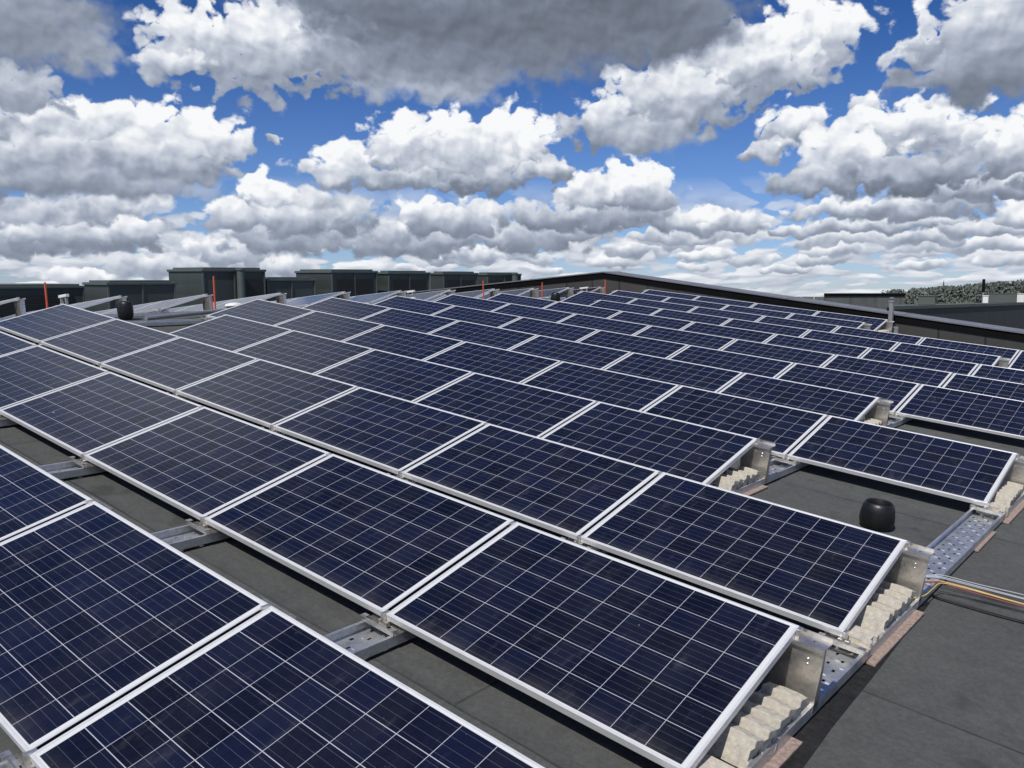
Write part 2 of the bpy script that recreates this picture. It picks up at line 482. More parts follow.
M_HVAC = mat_cladding('dark_green_sheet', (0.050, 0.064, 0.060), 0.62, 1, 0.012, 0.5, 0.5)
M_HVACSIDE = simple('dark_green_trim', (0.085, 0.105, 0.098), 0.5, 0, 0.1, 2.0)
M_GRILLE = mat_cladding('dark_louvre', (0.020, 0.023, 0.024), 0.11, 2, 0.45, 0.6, 0.7)
M_PARAPET = mat_cladding('anthracite_cladding', (0.050, 0.048, 0.046), 1.0, 0, 0.05, 0.6, 0.9)
M_CAPPING = simple('grey_coping_sheet', (0.19, 0.195, 0.215), 0.42, 0.25, 0.12, 1.6)
M_FASCIA = simple('black_fascia', (0.005, 0.005, 0.0055), 0.85, 0, 0.2, 3.0, 0, 60, 0.1)
M_ORANGE = simple('orange_paint', (0.62, 0.10, 0.05), 0.6, 0, 0.12, 20.0)
M_WHITE = simple('white_paint', (0.72, 0.72, 0.70), 0.5, 0, 0.08, 6.0)
M_GREY = simple('grey_metal_paint', (0.30, 0.31, 0.31), 0.45, 0.4, 0.12, 8.0)
M_HALL = mat_cladding('hall_facade', (0.11, 0.12, 0.112), 4.2, 0, 0.10, 0.7, 0.3)
M_HALLROOF = simple('hall_roof_felt', (0.085, 0.095, 0.090), 0.85, 0, 0.15, 0.2)
M_SHED = mat_cladding('dark_shed_cladding', (0.042, 0.045, 0.045), 0.9, 0, 0.3, 0.7, 0.6)
M_GROUND = simple('grass_and_yards', (0.065, 0.078, 0.050), 0.95, 0, 0.5, 0.02)
M_FOREST = simple('hazy_forest_green', (0.105, 0.122, 0.105), 0.95, 0, 0.3, 0.12)  # green lightened and greyed, distance haze put into the leaf colour
M_CABGREY = simple('grey_cable', (0.42, 0.44, 0.48), 0.45, 0, 0.06, 30.0)
M_CABYEL = simple('yellow_cable', (0.55, 0.44, 0.12), 0.5, 0, 0.1, 30.0)
M_CABORG = simple('orange_cable', (0.52, 0.34, 0.18), 0.5, 0, 0.1, 30.0)
M_CABRED = simple('red_cable', (0.26, 0.06, 0.06), 0.5, 0, 0.1, 30.0)


# ------------------------------------------------------------------ mesh helpers
class MB:
    """collects boxes, tubes and lathes, and links them as ONE mesh object"""

    def __init__(self):
        self.bm = bmesh.new()

    def box(self, x0, y0, z0, x1, y1, z1, bev=0.0, taper=None):
        r = bmesh.ops.create_cube(self.bm, size=1.0)
        vs = r['verts']
        for v in vs:
            v.co = Vector((x0 + (v.co.x + .5) * (x1 - x0), y0 + (v.co.y + .5) * (y1 - y0), z0 + (v.co.z + .5) * (z1 - z0)))
        if taper:
            cx, cy = (x0 + x1) / 2, (y0 + y1) / 2
            for v in vs:
                if v.co.z > (z0 + z1) / 2:
                    v.co.x = cx + (v.co.x - cx) * taper
                    v.co.y = cy + (v.co.y - cy) * taper
        if bev:
            es = list({e for v in vs for e in v.link_edges})
            bmesh.ops.bevel(self.bm, geom=es, offset=bev, segments=1, affect='EDGES')
        return self

    def prism(self, pts, z0, z1, bev=0.0, mat=None):
        """outline in the local xy plane, extruded z0..z1, then moved by mat"""
        vb = [self.bm.verts.new((x, y, z0)) for x, y in pts]
        vt = [self.bm.verts.new((x, y, z1)) for x, y in pts]
        n = len(pts)
        fs = [self.bm.faces.new(vt), self.bm.faces.new(vb[::-1])]
        for i in range(n):
            fs.append(self.bm.faces.new((vb[i], vb[(i + 1) % n], vt[(i + 1) % n], vt[i])))
        vs = vb + vt
        if bev:
            es = list({e for f in fs for e in f.edges})
            r = bmesh.ops.bevel(self.bm, geom=es, offset=bev, segments=1, affect='EDGES')
            vs = list({v for f in r['faces'] for v in f.verts} | {v for v in vs if v.is_valid})
        if mat is not None:
            bmesh.ops.transform(self.bm, matrix=mat, verts=[v for v in vs if v.is_valid])
        return self

    def lathe(self, prof, seg=32, loc=(0, 0, 0), axis=None):
        rings = []
        for r, z in prof:
            rings.append([self.bm.verts.new((r * math.cos(2 * math.pi * i / seg), r * math.sin(2 * math.pi * i / seg), z)) for i in range(seg)])
        for a, b in zip(rings, rings[1:]):
            for i in range(seg):
                self.bm.faces.new((a[i], a[(i + 1) % seg], b[(i + 1) % seg], b[i]))
        self.bm.faces.new(rings[0][::-1])
        self.bm.faces.new(rings[-1])
        vs = [v for r in rings for v in r]
        if axis is not None:
            q = Vector((0, 0, 1)).rotation_difference(Vector(axis)).to_matrix().to_4x4()
            bmesh.ops.transform(self.bm, matrix=q, verts=vs)
        bmesh.ops.translate(self.bm, vec=Vector(loc), verts=vs)
        return self

    def tube(self, pts, r, seg=8):
        pts = [Vector(p) for p in pts]
        rings = []
        for i, p in enumerate(pts):
            t = (pts[min(i + 1, len(pts) - 1)] - pts[max(i - 1, 0)]).normalized()
            u = t.cross(Vector((0, 0, 1)))
            if u.length < 1e-3:
                u = t.cross(Vector((1, 0, 0)))
            u.normalize()
            w = u.cross(t)
            rings.append([self.bm.verts.new(p + r * (u * math.cos(2 * math.pi * k / seg) + w * math.sin(2 * math.pi * k / seg))) for k in range(seg)])
        for a, b in zip(rings, rings[1:]):
            for k in range(seg):
                self.bm.faces.new((a[k], a[(k + 1) % seg], b[(k + 1) % seg], b[k]))
        self.bm.faces.new(rings[0][::-1])
        self.bm.faces.new(rings[-1])
        return self

    def quad(self, pts):
        self.bm.faces.new([self.bm.verts.new(p) for p in pts])
        return self

    def build(self, name, mat, parent=None, smooth=False, loc=None):
        bmesh.ops.recalc_face_normals(self.bm, faces=self.bm.faces)
        me = bpy.data.meshes.new(name)
        self.bm.to_mesh(me)
        self.bm.free()
        me.materials.append(mat)
        if smooth:
            for p in me.polygons:
                p.use_smooth = True
            try:
                me.set_sharp_from_angle(angle=R(35))
            except Exception:
                pass
        o = bpy.data.objects.new(name, me)
        COL.objects.link(o)
        if parent:
            o.parent = parent
        if loc:
            o.location = loc
        return o


def tag(o, label=None, cat=None, group=None, kind=None):
    if label:
        o['label'] = label
    if cat:
        o['category'] = cat
    if group:
        o['group'] = group
    if kind:
        o['kind'] = kind
    return o


def empty(name, label, cat, group=None):
    o = bpy.data.objects.new(name, None)
    o.empty_display_size = 0.2
    COL.objects.link(o)
    return tag(o, label, cat, group)


def copy_tree(o, parent=None):
    c = o.copy()
    COL.objects.link(c)
    c.parent = parent
    for ch in list(o.children):
        copy_tree(ch, c)
    return c


ROT = Matrix.Rotation(S, 4, 'Y')
RIDGE_U = -12.80
RIDGE = ROT @ Vector((RIDGE_U, 0, -0.02))
ROT2 = Matrix.Translation(RIDGE) @ Matrix.Rotation(-S, 4, 'Y') @ Matrix.Translation((0, 0, 0.02))


def on_roof(u, v, z=0.0):
    """roof coordinates (u down the slope, v along the eaves, z off the felt) of the near slope"""
    return ROT @ Matrix.Translation((u, v, z))


def on_far(u, v, z=0.0):
    """same on the far slope, u = 0 on the ridge, negative going away"""
    return ROT2 @ Matrix.Translation((u, v, z))


def on_surf(u, v, z=0.0):
    return on_roof(u, v, z) if u > RIDGE_U else on_far(u - RIDGE_U, v, z)


ORD = ['zeroth', 'first', 'second', 'third', 'fourth', 'fifth', 'sixth', 'seventh', 'eighth', 'ninth', 'tenth', 'eleventh',
       'twelfth', 'thirteenth', 'fourteenth']

# ------------------------------------------------------------------ ground, roof
V_PAR = 19.2
Z_ROOF = -0.02


def build_setting():
    mb = MB()
    mb.quad([(-3500, -3500, -9.5), (3500, -3500, -9.5), (3500, 3500, -9.5), (-3500, 3500, -9.5)])
    tag(mb.build('ground', M_GROUND), kind='structure')
    # two roof slopes, each a sheet with thickness
    mb = MB()
    mb.box(RIDGE_U, -30, Z_ROOF - 0.3, 16, V_PAR + 0.02, Z_ROOF)
    o = mb.build('roof', M_ROOF)
    o.matrix_world = ROT
    tag(o, kind='structure')
    mb = MB()
    mb.box(-60, -30, Z_ROOF - 0.3, 0, V_PAR + 0.02, Z_ROOF)
    o = mb.build('roof', M_ROOF)
    o.matrix_world = ROT2
    tag(o, kind='structure')
    # walls of the hall below the roof
    mb = MB()
    mb.box(-72, -29.9, -9.5, 15.9, V_PAR + 0.01, -4.9)
    tag(mb.build('hall_wall', M_SHED), 'dark lower walls of the hall under the roof', 'wall')


build_setting()


# ------------------------------------------------------------------ parapet
def build_parapet():
    root = empty('parapet_wall', 'long black parapet with a grey metal coping running behind the solar rows', 'parapet')
    root.location = (0, 0, 0)

    def top(x):
        if x > -13.55:
            return 2.02 + (x + 13.55) * (0.645 - 2.02) / (-2.2 + 13.55)
        return 2.02 + (x + 13.55) * 0.085
    xs = [-30, -22, -13.55, -2.2, 15]
    wl = MB()
    cp = MB()
    fa = MB()
    for a, b in zip(xs, xs[1:]):
        za, zb = top(a), top(b)
        wl.prism([(a, za - 1.6), (b, zb - 1.6), (b, zb - 0.20), (a, za - 0.20)], -V_PAR - 0.5, -V_PAR - 0.03, mat=Matrix.Rotation(R(90), 4, 'X'))
        fa.prism([(a, za - 0.20), (b, zb - 0.20), (b, zb - 0.035), (a, za - 0.035)], -V_PAR - 0.55, -V_PAR, mat=Matrix.Rotation(R(90), 4, 'X'))
        cp.prism([(a, za - 0.035), (b, zb - 0.035), (b, zb), (a, za)], -V_PAR - 0.86, -V_PAR + 0.03, mat=Matrix.Rotation(R(90), 4, 'X'))
    wl.build('cladding', M_PARAPET, root)
    fa.build('fascia', M_FASCIA, root)
    cp.build('coping', M_CAPPING, root)
    sm = MB()
    x = -28.0
    while x < 12:
        z = top(x)
        sm.box(x - 0.03, V_PAR - 0.034, z - 0.03, x + 0.03, V_PAR + 0.865, z + 0.006)
        x += 2.9
    sm.build('coping_joint', M_CAPPING, root)


build_parapet()

# ------------------------------------------------------------------ solar panels
PW, PD, PT = 1.65, 0.99, 0.036
PITCH_U, PITCH_V = 1.67, 1.60754
TILT = 0.257034
ZLOW = 0.12


def make_panel():
    root = empty('solar_panel', 'x', 'solar panel', 'solar panels in rows on the near roof slope')
    f = MB()
    w = 0.0125
    bv = 0.0012
    f.box(0, 0, -PT, PW, w, 0, bv)
    f.box(0, PD - w, -PT, PW, PD, 0, bv)
    f.box(0, w, -PT, w, PD - w, 0, bv)
    f.box(PW - w, w, -PT, PW, PD - w, 0, bv)
    f.build('frame', M_FRAME, root)
    g = MB()
    g.box(w - 0.001, w - 0.001, -0.0075, PW - w + 0.001, PD - w + 0.001, -0.0022)
    g.build('glass', M_CELL, root)
    k = MB()
    k.box(w - 0.001, w - 0.001, -0.0105, PW - w + 0.001, PD - w + 0.001, -0.0085)
    k.box(PW / 2 - 0.06, PD - 0.17, -0.032, PW / 2 + 0.06, PD - 0.06, -0.0107)
    k.build('backsheet', M_BACK, root)
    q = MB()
    q.box(PW + 0.0004, 0.02, -PT + 0.002, PW + 0.0024, PD - 0.02, -0.003)  # black strip added on the frame side as shade in the panel gap
    q.build('gap_shade', M_VENT, root)
    return root


ROWS = {0: range(-5, 0), 1: range(-7, 0), 2: range(-7, 0), 3: range(-6, -1), 4: range(-7, 0), 5: range(-7, -1), 6: range(-7, 0),
        7: range(-7, 0), 8: range(-7, 0), 9: range(-6, -1), 10: range(-7, 0), 11: range(-7, -3), 12: range(-7, -3)}
LEFT_COUNT = {6, 7, 8, 10}
_proto = [None]


ENDS = []


def place_panel(mat, label, group, last=False):
    if _proto[0] is None:
        _proto[0] = make_panel()
        o = _proto[0]
    else:
        o = copy_tree(_proto[0])
    o.matrix_world = mat @ Matrix.Rotation(TILT, 4, 'X')
    o['label'] = label
    o['group'] = group
    if last:
        ENDS.append(o)
    return o


for r, cols in ROWS.items():
    cols = list(cols)
    rown = 'nearest row' if r == 0 else (ORD[r + 1] + ' row back')
    for i, c in enumerate(cols):
        if r in LEFT_COUNT:
            lab = 'navy solar panel in the %s, %s from its ridge end' % (rown, ORD[i + 1])
        else:
            lab = 'navy solar panel in the %s, %s from its right end' % (rown, ORD[len(cols) - i])
        jit = Matrix.Rotation(random.uniform(-.0016, .0016), 4, 'X') @ Matrix.Rotation(random.uniform(-.0012, .0012), 4, 'Y')
        place_panel(on_roof(c * PITCH_U + 0.01, (r - 1) * PITCH_V, ZLOW) @ jit, lab, 'solar panels in rows on the near roof slope', i == len(cols) - 1)

FAR_U0 = -0.45
for r in range(1, 13):
    for i in range(3):
        lab = 'solar panel on the far slope beyond the ridge, %s row, %s from the ridge' % (ORD[r], ORD[i + 1])
        place_panel(on_far(FAR_U0 - (i + 1) * PITCH_U + 0.01, (r - 1) * PITCH_V, ZLOW), lab, 'solar panels on the far roof slope', i == 0)


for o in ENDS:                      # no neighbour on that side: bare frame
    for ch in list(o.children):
        if ch.name.startswith('gap_shade'):
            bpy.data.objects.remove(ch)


# ------------------------------------------------------------------ mounting rails with brackets
def rail_tray(v0, v1):
    """perforated tray: floor with real slots, two turned-up sides with lips"""
    mb = MB()
    bm = mb.bm
    us = [-0.108, -0.078, -0.062, -0.022, -0.010, 0.026, 0.040, 0.074, 0.090, 0.108]
    slots = {1: 0, 3: 1, 5: 0, 7: 1}
    vs = [v0]
    kind = []
    v = v0
    k = 0
    while v < v1 - 0.13:
        vs += [v + 0.040, v + 0.064]
        kind += ['solid', k % 2]
        v += 0.064
        k += 1
    vs.append(v1)
    kind.append('solid')
    grid = [[bm.verts.new((u, vv, 0.004)) for vv in vs] for u in us]
    for i in range(len(us) - 1):
        for j in range(len(vs) - 1):
            if kind[j] != 'solid' and i in slots and slots[i] == kind[j]:
                continue
            bm.faces.new((grid[i][j], grid[i + 1][j], grid[i + 1][j + 1], grid[i][j + 1]))
    # embossed ribs
    v = v0 + 0.11
    while v < v1 - 0.1:
        mb.box(-0.052, v, 0.0042, -0.030, v + 0.006, 0.0085)
        mb.box(0.000, v + 0.09, 0.0042, 0.022, v + 0.096, 0.0085)
        mb.box(0.046, v + 0.02, 0.0042, 0.068, v + 0.026, 0.0085)
        v += 0.19
    for s in (-1, 1):
        a, b = sorted((s * 0.108, s * 0.1115))
        mb.box(a, v0, 0.0, b, v1, 0.050)
        a, b = sorted((s * 0.094, s * 0.1115))
        mb.box(a, v0, 0.0502, b, v1, 0.0535)
    return mb


def low_bracket():
    mb = MB()
    mb.box(-0.118, -0.045, 0.056, 0.118, -0.041, 0.082)       # front upstand
    mb.box(-0.118, -0.041, 0.054, -0.045, 0.062, 0.058)
    mb.box(0.045, -0.041, 0.054, 0.118, 0.062, 0.058)
    mb.box(-0.045, -0.041, 0.054, 0.045, -0.016, 0.058)
    mb.box(-0.045, 0.018, 0.054, 0.045, 0.062, 0.058)         # slot between
    mb.box(-0.118, 0.058, 0.058, 0.118, 0.062, 0.083)
    mb.box(-0.030, -0.012, 0.058, 0.030, 0.016, 0.084, 0.002)
    mb.box(-0.0085, -0.016, 0.084, 0.0085, 0.030, 0.126, 0.001)   # clamp between two panels
    mb.box(0.085, -0.055, 0.082, 0.118, -0.020, 0.086)
    mb.box(-0.118, -0.055, 0.082, -0.085, -0.020, 0.086)
    return mb


def high_post():
    mb = MB()
    H = 0.331
    # bent sheet: web, top shelf with front lip and rear flange, side turn-ins
    mb.prism([(-0.118, 0.006), (0.112, 0.006), (0.130, H - 0.004), (-0.130, H - 0.004)], 0.028, 0.032, mat=Matrix.Rotation(R(90), 4, 'X'))
    mb.box(-0.132, -0.046, H - 0.004, -0.020, 0.052, H)
    mb.box(0.020, -0.046, H - 0.004, 0.062, 0.052, H)
    mb.box(0.062, -0.046, H - 0.004, 0.084, -0.006, H)
    mb.box(0.062, 0.014, H - 0.004, 0.084, 0.052, H)
    mb.box(0.084, -0.046, H - 0.004, 0.132, 0.052, H)
    mb.box(-0.020, -0.046, H - 0.004, 0.020, 0.052, H)
    mb.box(-0.132, -0.050, H - 0.022, 0.132, -0.046, H)
    mb.box(-0.132, 0.048, H - 0.0, 0.132, 0.052, H + 0.020)
    mb.box(-0.118, -0.0275, 0.006, -0.1145, 0.040, H - 0.01)
    mb.box(0.108, -0.0275, 0.006, 0.1115, 0.040, H - 0.01)
    for z in (0.262, 0.238):
        for x in (-0.088, 0.062):
            mb.lathe([(0.0055, 0), (0.0055, 0.004), (0.003, 0.006)], 8, (x, -0.032, z), (0, -1, 0))
    mb.box(-0.0085, -0.030, H, 0.0085, 0.010, H + 0.042, 0.001)
    return mb


BR_ME = [None, None]


def build_rail(mat, rows, label, group, v0=None, v1=None):
    root = empty('mounting_rail', label, 'mounting rail', group)
    root.matrix_world = mat
    v0 = (rows[0] - 1) * PITCH_V - 0.12 if v0 is None else v0
    v1 = (rows[-1] - 1) * PITCH_V + 1.06 if v1 is None else v1
    rail_tray(v0, v1).build('tray', M_GALV, root)
    for r in rows:
        vl = (r - 1) * PITCH_V
        if BR_ME[0] is None:
            a = low_bracket().build('low_bracket', M_POST, root)
            b = high_post().build('support_post', M_POST, root)
            BR_ME[0], BR_ME[1] = a.data, b.data
        else:
            a = bpy.data.objects.new('low_bracket', BR_ME[0])
            b = bpy.data.objects.new('support_post', BR_ME[1])
            for o in (a, b):
                COL.objects.link(o)
                o.parent = root
        a.location = (0, vl, 0)
        b.location = (0, vl + PD * math.cos(TILT) - 0.012, 0)
    return root


RAILS = 'mounting rails under the solar rows'
for b in range(0, -8, -1):
    rows = [r for r, cs in ROWS.items() if (b in cs or (b - 1) in cs)]
    if b == 0:
        lab = 'shiny perforated mounting rail along the right end of the array, beside the cables'
    elif b == -7:
        lab = 'mounting rail along the ridge end of the near solar array'
    else:
        lab = 'mounting rail under the %s panel joint from the right end of the rows' % ORD[-b]
    build_rail(on_roof(b * PITCH_U, 0, 0.0), rows, lab, RAILS)
for i in range(0, 3):
    lab = 'mounting rail on the far slope, at the ridge end of its rows' if i == 0 else 'mounting rail on the far slope, %s joint beyond the ridge' % ORD[i]
    build_rail(on_far(FAR_U0 - i * PITCH_U, 0, 0.0), list(range(1, 13)), lab, 'mounting rails on the far slope')


# ------------------------------------------------------------------ ballast pavers, protection mats
def paver_mesh():
    """interlocking paver: zigzag outline, 6 cm thick; its foot edge lies on local x"""
    pts = [(-.100, 0), (-.070, 0), (-.052, .010), (.052, .010), (.070, 0), (.100, 0), (.100, .040), (.082, .056), (.082, .104), (.100, .120),
           (.100, .160), (.066, .160), (.048, .166), (-.030, .166), (-.048, .160), (-.100, .160), (-.100, .120), (-.082, .104), (-.082, .056), (-.100, .040)]
    mb = MB()
    mb.prism(pts, -0.040, 0.040, bev=0.003)
    return mb


_pv = [None]


def paver(mat, label, group):
    if _pv[0] is None:
        o = paver_mesh().build('paver_brick', M_BRICK)
        _pv[0] = o
    else:
        o = _pv[0].copy()
        COL.objects.link(o)
    o.matrix_world = mat
    tag(o, label, 'brick', group)


def paver_stack(b, r, where, n=6, du=0.0):
    vl = (r - 1) * PITCH_V
    names = ['nearest the camera', 'second from the camera', 'third from the camera', 'fourth from the camera', 'fifth from the camera', 'nearest the post']
    flat = Matrix.Rotation(R(90), 4, 'X')
    for k in range(n):
        rz = random.uniform(-.07, .07)
        if k == 0:
            m = on_roof(b * PITCH_U + du + 0.014, vl + 0.045, 0.046) @ Matrix.Rotation(rz, 4, 'Z')
            lab = 'cream paver brick lying flat, lowest of the stack %s' % where
        else:
            lean = R(74) + random.uniform(-.07, .05)
            v = vl + 0.235 + k * 0.107
            m = (on_roof(b * PITCH_U + du + 0.018 + random.uniform(-.006, .006), v, 0.006) @ Matrix.Rotation(rz, 4, 'Z') @ Matrix.Rotation(lean, 4, 'X') @ Matrix.Diagonal((0.88, random.uniform(0.78, 0.88), 1.0, 1.0)))
            lab = 'cream paver brick %s, %s' % (where, names[k])
        paver(m, lab, 'ballast bricks in the rail trays')


STACKS = [(0, 0, "under the nearest row's right end"), (0, 1, "under the second row's right end"), (0, 2, "under the third row's right end"),
          (-1, 3, "beside the open roof patch"), (0, 4, "under the fifth row's right end"),
          (-1, 5, "under the sixth row's right end"), (-1, 9, "under the tenth row's right end"), (-3, 11, "under the twelfth row's right end"),
          (-3, 12, "under the thirteenth row's right end")]
for b, r, w_ in STACKS:
    paver_stack(b, r, w_)

MATS = [(0, 0, 0.0, 0.95, "the nearest row"), (0, 1, -0.1, 0.71, "the second row"), (0, 2, 0.03, 0.90, "the third row"), (0, 3, 0.72, 1.30, "the cable crossing"),
        (-1, 3, 0.02, 0.90, "the open roof patch"), (0, 4, 0.03, 0.9, "the fifth row"), (-1, 5, 0.03, 0.9, "the sixth row")]
for b, r, a, c, w_ in MATS:
    mb = MB()
    x0, x1 = (-0.150, 0.158) if not (b == 0 and r == 3) else (-0.13, 0.135)
    mb.box(x0, a, -0.0155, x1, c, -0.001, 0.002)
    o = mb.build('protection_mat', M_PINK)
    o.matrix_world = on_roof(b * PITCH_U, (r - 1) * PITCH_V, 0)
    tag(o, 'reddish granule mat under the rail by %s' % w_, 'mat', 'protection mats under the rails')
# askew black bitumen strip under the right-hand rail
mb = MB()
mb.prism([(-0.02, -1.9), (0.26, -1.9), (0.238, 0.0), (0.218, 0.6), (0.198, 0.95), (0.182, 1.5), (0.158, 2.1), (0.134, 2.72), (-0.02, 2.75)], -0.0205, -0.0162)
o = mb.build('bitumen_strip', M_BLACKMAT)
o.matrix_world = ROT
tag(o, 'black rough bitumen strip lying askew along the right-hand rail', 'strip')


# ------------------------------------------------------------------ roof vents
def vent(mat, label, s=1.0, tall=1.0):
    root = empty('roof_vent', label, 'roof vent', 'black roof vents')
    root.matrix_world = mat @ Matrix.Diagonal((s, s, s * tall, 1.0))
    mb = MB()
    mb.lathe([(0.060, 0.0), (0.060, 0.05)], 24)
    mb.lathe([(0.085, 0.0), (0.083, 0.006), (0.062, 0.012)], 28)
    mb.build('pipe', M_VENT, root, True)
    mb = MB()
    mb.lathe([(0.070, 0.006), (0.092, 0.010), (0.106, 0.028), (0.1115, 0.056), (0.110, 0.090), (0.104, 0.130), (0.096, 0.160), (0.086, 0.176), (0.080, 0.180), (0.075, 0.177),
              (0.070, 0.165), (0.064, 0.125), (0.024, 0.121), (0.008, 0.135)], 44)
    mb.build('cowl', M_VENT, root, True)
    mb = MB()
    for k in range(3):
        a = k * 2 * math.pi / 3
        mb.box(-0.003, 0.0, 0.125, 0.003, 0.066, 0.136)
        bmesh.ops.rotate(mb.bm, cent=(0, 0, 0), matrix=Matrix.Rotation(a, 3, 'Z'), verts=mb.bm.verts[-8:])
    mb.build('rib', M_VENT, root)


vent(on_roof(-0.55, 3.87, Z_ROOF), 'black plastic roof vent on the open felt patch beside the right-hand rail', 1.12)
vent(on_roof(-12.5, 3.86, Z_ROOF), 'small black roof vent at the ridge, left side of the photo', 1.08, 1.5)
vent(on_roof(-12.5, 15.35, Z_ROOF), 'round black roof vent at the ridge by two orange stakes', 1.15, 1.25)


# ------------------------------------------------------------------ cables
def smooth_path(pts, n=10):
    pts = [Vector(p) for p in pts]
    out = []
    for i in range(len(pts) - 1):
        p0, p1, p2, p3 = pts[max(i - 1, 0)], pts[i], pts[i + 1], pts[min(i + 2, len(pts) - 1)]
        for k in range(n):
            t = k / n
            out.append(0.5 * ((2 * p1) + (p2 - p0) * t + (2 * p0 - 5 * p1 + 4 * p2 - p3) * t * t + (-p0 + 3 * p1 - 3 * p2 + p3) * t ** 3))
    out.append(pts[-1])
    return out


def cable(pts, r, mat, label):
    o = MB().tube(smooth_path(pts), r, 8).build('cable', mat, None, True)
    o.matrix_world = ROT
    tag(o, label, 'cable', 'cables crossing the felt on the right')


for k in range(3):
    dv = (0.0, 0.022, 0.058)[k]
    lab = ['front pale grey cable of three crossing the felt', 'middle pale grey cable of three crossing the felt', 'rear pale grey cable of three crossing the felt'][k]
    cable([(-0.06, 2.965 + dv * .4, 0.022), (0.03, 2.962 + dv * .6, 0.045), (0.115, 2.965 + dv, 0.066), (0.30, 3.01 + dv, 0.060), (0.55, 3.08 + dv * 1.3 - 0.012 * (k == 1), 0.048), (0.9, 3.19 + dv, 0.03),
           (2.0, 3.52 + dv * 1.6, 0.0), (5.5, 4.5 + dv, -0.008)], 0.0028, M_CABGREY, lab)
cable([(0.05, 2.34, 0.03), (0.085, 2.50, 0.062), (0.125, 2.60, 0.066), (0.132, 2.74, 0.068), (0.150, 2.87, 0.070), (0.28, 2.935, 0.060), (0.56, 3.00, 0.045), (1.0, 3.13, 0.02), (2.4, 3.55, -0.010), (5.5, 4.45, -0.014)],
      0.0034, M_CABYEL, 'yellow cable hooking from the rail tray onto the felt')
cable([(-0.03, 2.91, 0.022), (0.06, 2.91, 0.045), (0.125, 2.912, 0.064), (0.28, 2.95, 0.060), (0.56, 3.015, 0.042), (1.0, 3.15, 0.015), (2.4, 3.56, -0.012), (5.5, 4.46, -0.014)], 0.0038, M_CABORG,
      'orange cable beside the yellow one')
cable([(0.0, 2.885, 0.022), (0.08, 2.885, 0.048), (0.13, 2.885, 0.062), (0.28, 2.925, 0.050), (0.40, 2.96, 0.040), (0.56, 2.99, 0.034), (1.0, 3.11, 0.01), (2.4, 3.54, -0.012), (5.5, 4.44, -0.014)], 0.0034, M_CABRED,
      'dark red cable between the orange cable and the felt')
cable([(0.118, 2.84, -0.012), (0.16, 2.82, -0.012), (0.38, 2.832, -0.012), (0.6, 2.86, -0.012), (1.2, 2.96, -0.012), (5.5, 3.6, -0.012)], 0.009, M_VENT,
      'thick black cable flat on the felt, nearest of the bundle')


# ------------------------------------------------------------------ ridge: stakes, small brackets, dome
def stake(u, v, h, label, lean=0.0):
    root = empty('marker_stake', label, 'marker stake', 'orange marker stakes along the ridge')
    root.matrix_world = Matrix.Translation((ROT @ Vector((u, v, Z_ROOF))) if u > RIDGE_U else (ROT2 @ Vector((u - RIDGE_U, v, Z_ROOF)))) @ Matrix.Rotation(lean, 4, 'Y')
    mb = MB()
    mb.box(-0.0125, -0.0125, 0.02, 0.0125, 0.0125, h, 0.003)
    mb.build('pole', M_ORANGE, root)
    mb = MB()
    mb.box(-0.10, -0.10, 0.0, 0.10, 0.10, 0.03, 0.006)
    mb.build('foot', M_GREY, root)


stake(-13.1, 2.90, 0.61, 'leaning orange marker stake at the far left of the ridge', -0.07)
stake(-13.1, 5.82, 0.70, 'orange marker stake in front of the largest dark rooftop unit', -0.02)
stake(-13.1, 13.18, 0.58, 'orange marker stake at the right end of the rooftop units')
stake(-13.1, 15.55, 0.52, 'orange marker stake right of the round black vent, by the low parapet')
stake(-13.1, 18.57, 0.58, 'orange marker stake under the peak of the parapet')


def tripod_bracket(u, v, label, h=0.45):
    root = empty('cable_post', label, 'bracket', 'small metal posts along the ridge')
    root.matrix_world = on_surf(u, v, Z_ROOF)
    mb = MB()
    mb.box(-0.11, -0.02, 0, -0.07, 0.02, h, 0.003)
    mb.box(0.07, -0.02, 0, 0.11, 0.02, h, 0.003)
    mb.build('legs', M_GREY, root)
    for z in (h, h * 0.5):
        mb = MB()
        mb.box(-0.14, -0.03, z, 0.14, 0.03, z + 0.045, 0.004)
        mb.build('crossbar', M_WHITE, root)


tripod_bracket(-13.05, 3.15, 'pale metal bracket at the ridge right of the left orange stake', 0.36)
tripod_bracket(-13.05, 10.69, 'pale metal bracket at the ridge below the middle rooftop units', 0.32)
tripod_bracket(-13.0, 17.4, 'pale metal bracket at the ridge before the parapet', 0.32)

# white capped roof dome on short legs
root = empty('roof_dome', 'white round cap on dark legs beside an orange stake', 'roof cap')
root.matrix_world = on_surf(-13.1, 6.2, Z_ROOF) @ Matrix.Scale(0.52, 4)
mb = MB()
mb.lathe([(0.30, 0.24), (0.33, 0.27), (0.31, 0.32), (0.24, 0.365), (0.12, 0.39), (0.0015, 0.395)], 28)
mb.build('cap', M_WHITE, root, True)
mb = MB()
for k in range(6):
    a = k * math.pi / 3
    mb.box(0.21 * math.cos(a) - 0.018, 0.21 * math.sin(a) - 0.018, 0, 0.21 * math.cos(a) + 0.018, 0.21 * math.sin(a) + 0.018, 0.25)
mb.lathe([(0.17, 0.0), (0.17, 0.245)], 20)
mb.build('base', M_VENT, root)
# pale pipe lying along the ridge gap
mb = MB()
mb.tube([(-12.0, 3.95, 0.06), (-12.3, 4.8, 0.06), (-12.55, 5.6, 0.065), (-12.6, 6.15, 0.07)], 0.035, 10)
o = mb.build('roof_pipe', M_GREY, None, True)
o.matrix_world = ROT
tag(o, 'pale pipe lying on the felt beside the gap at the ridge', 'pipe')

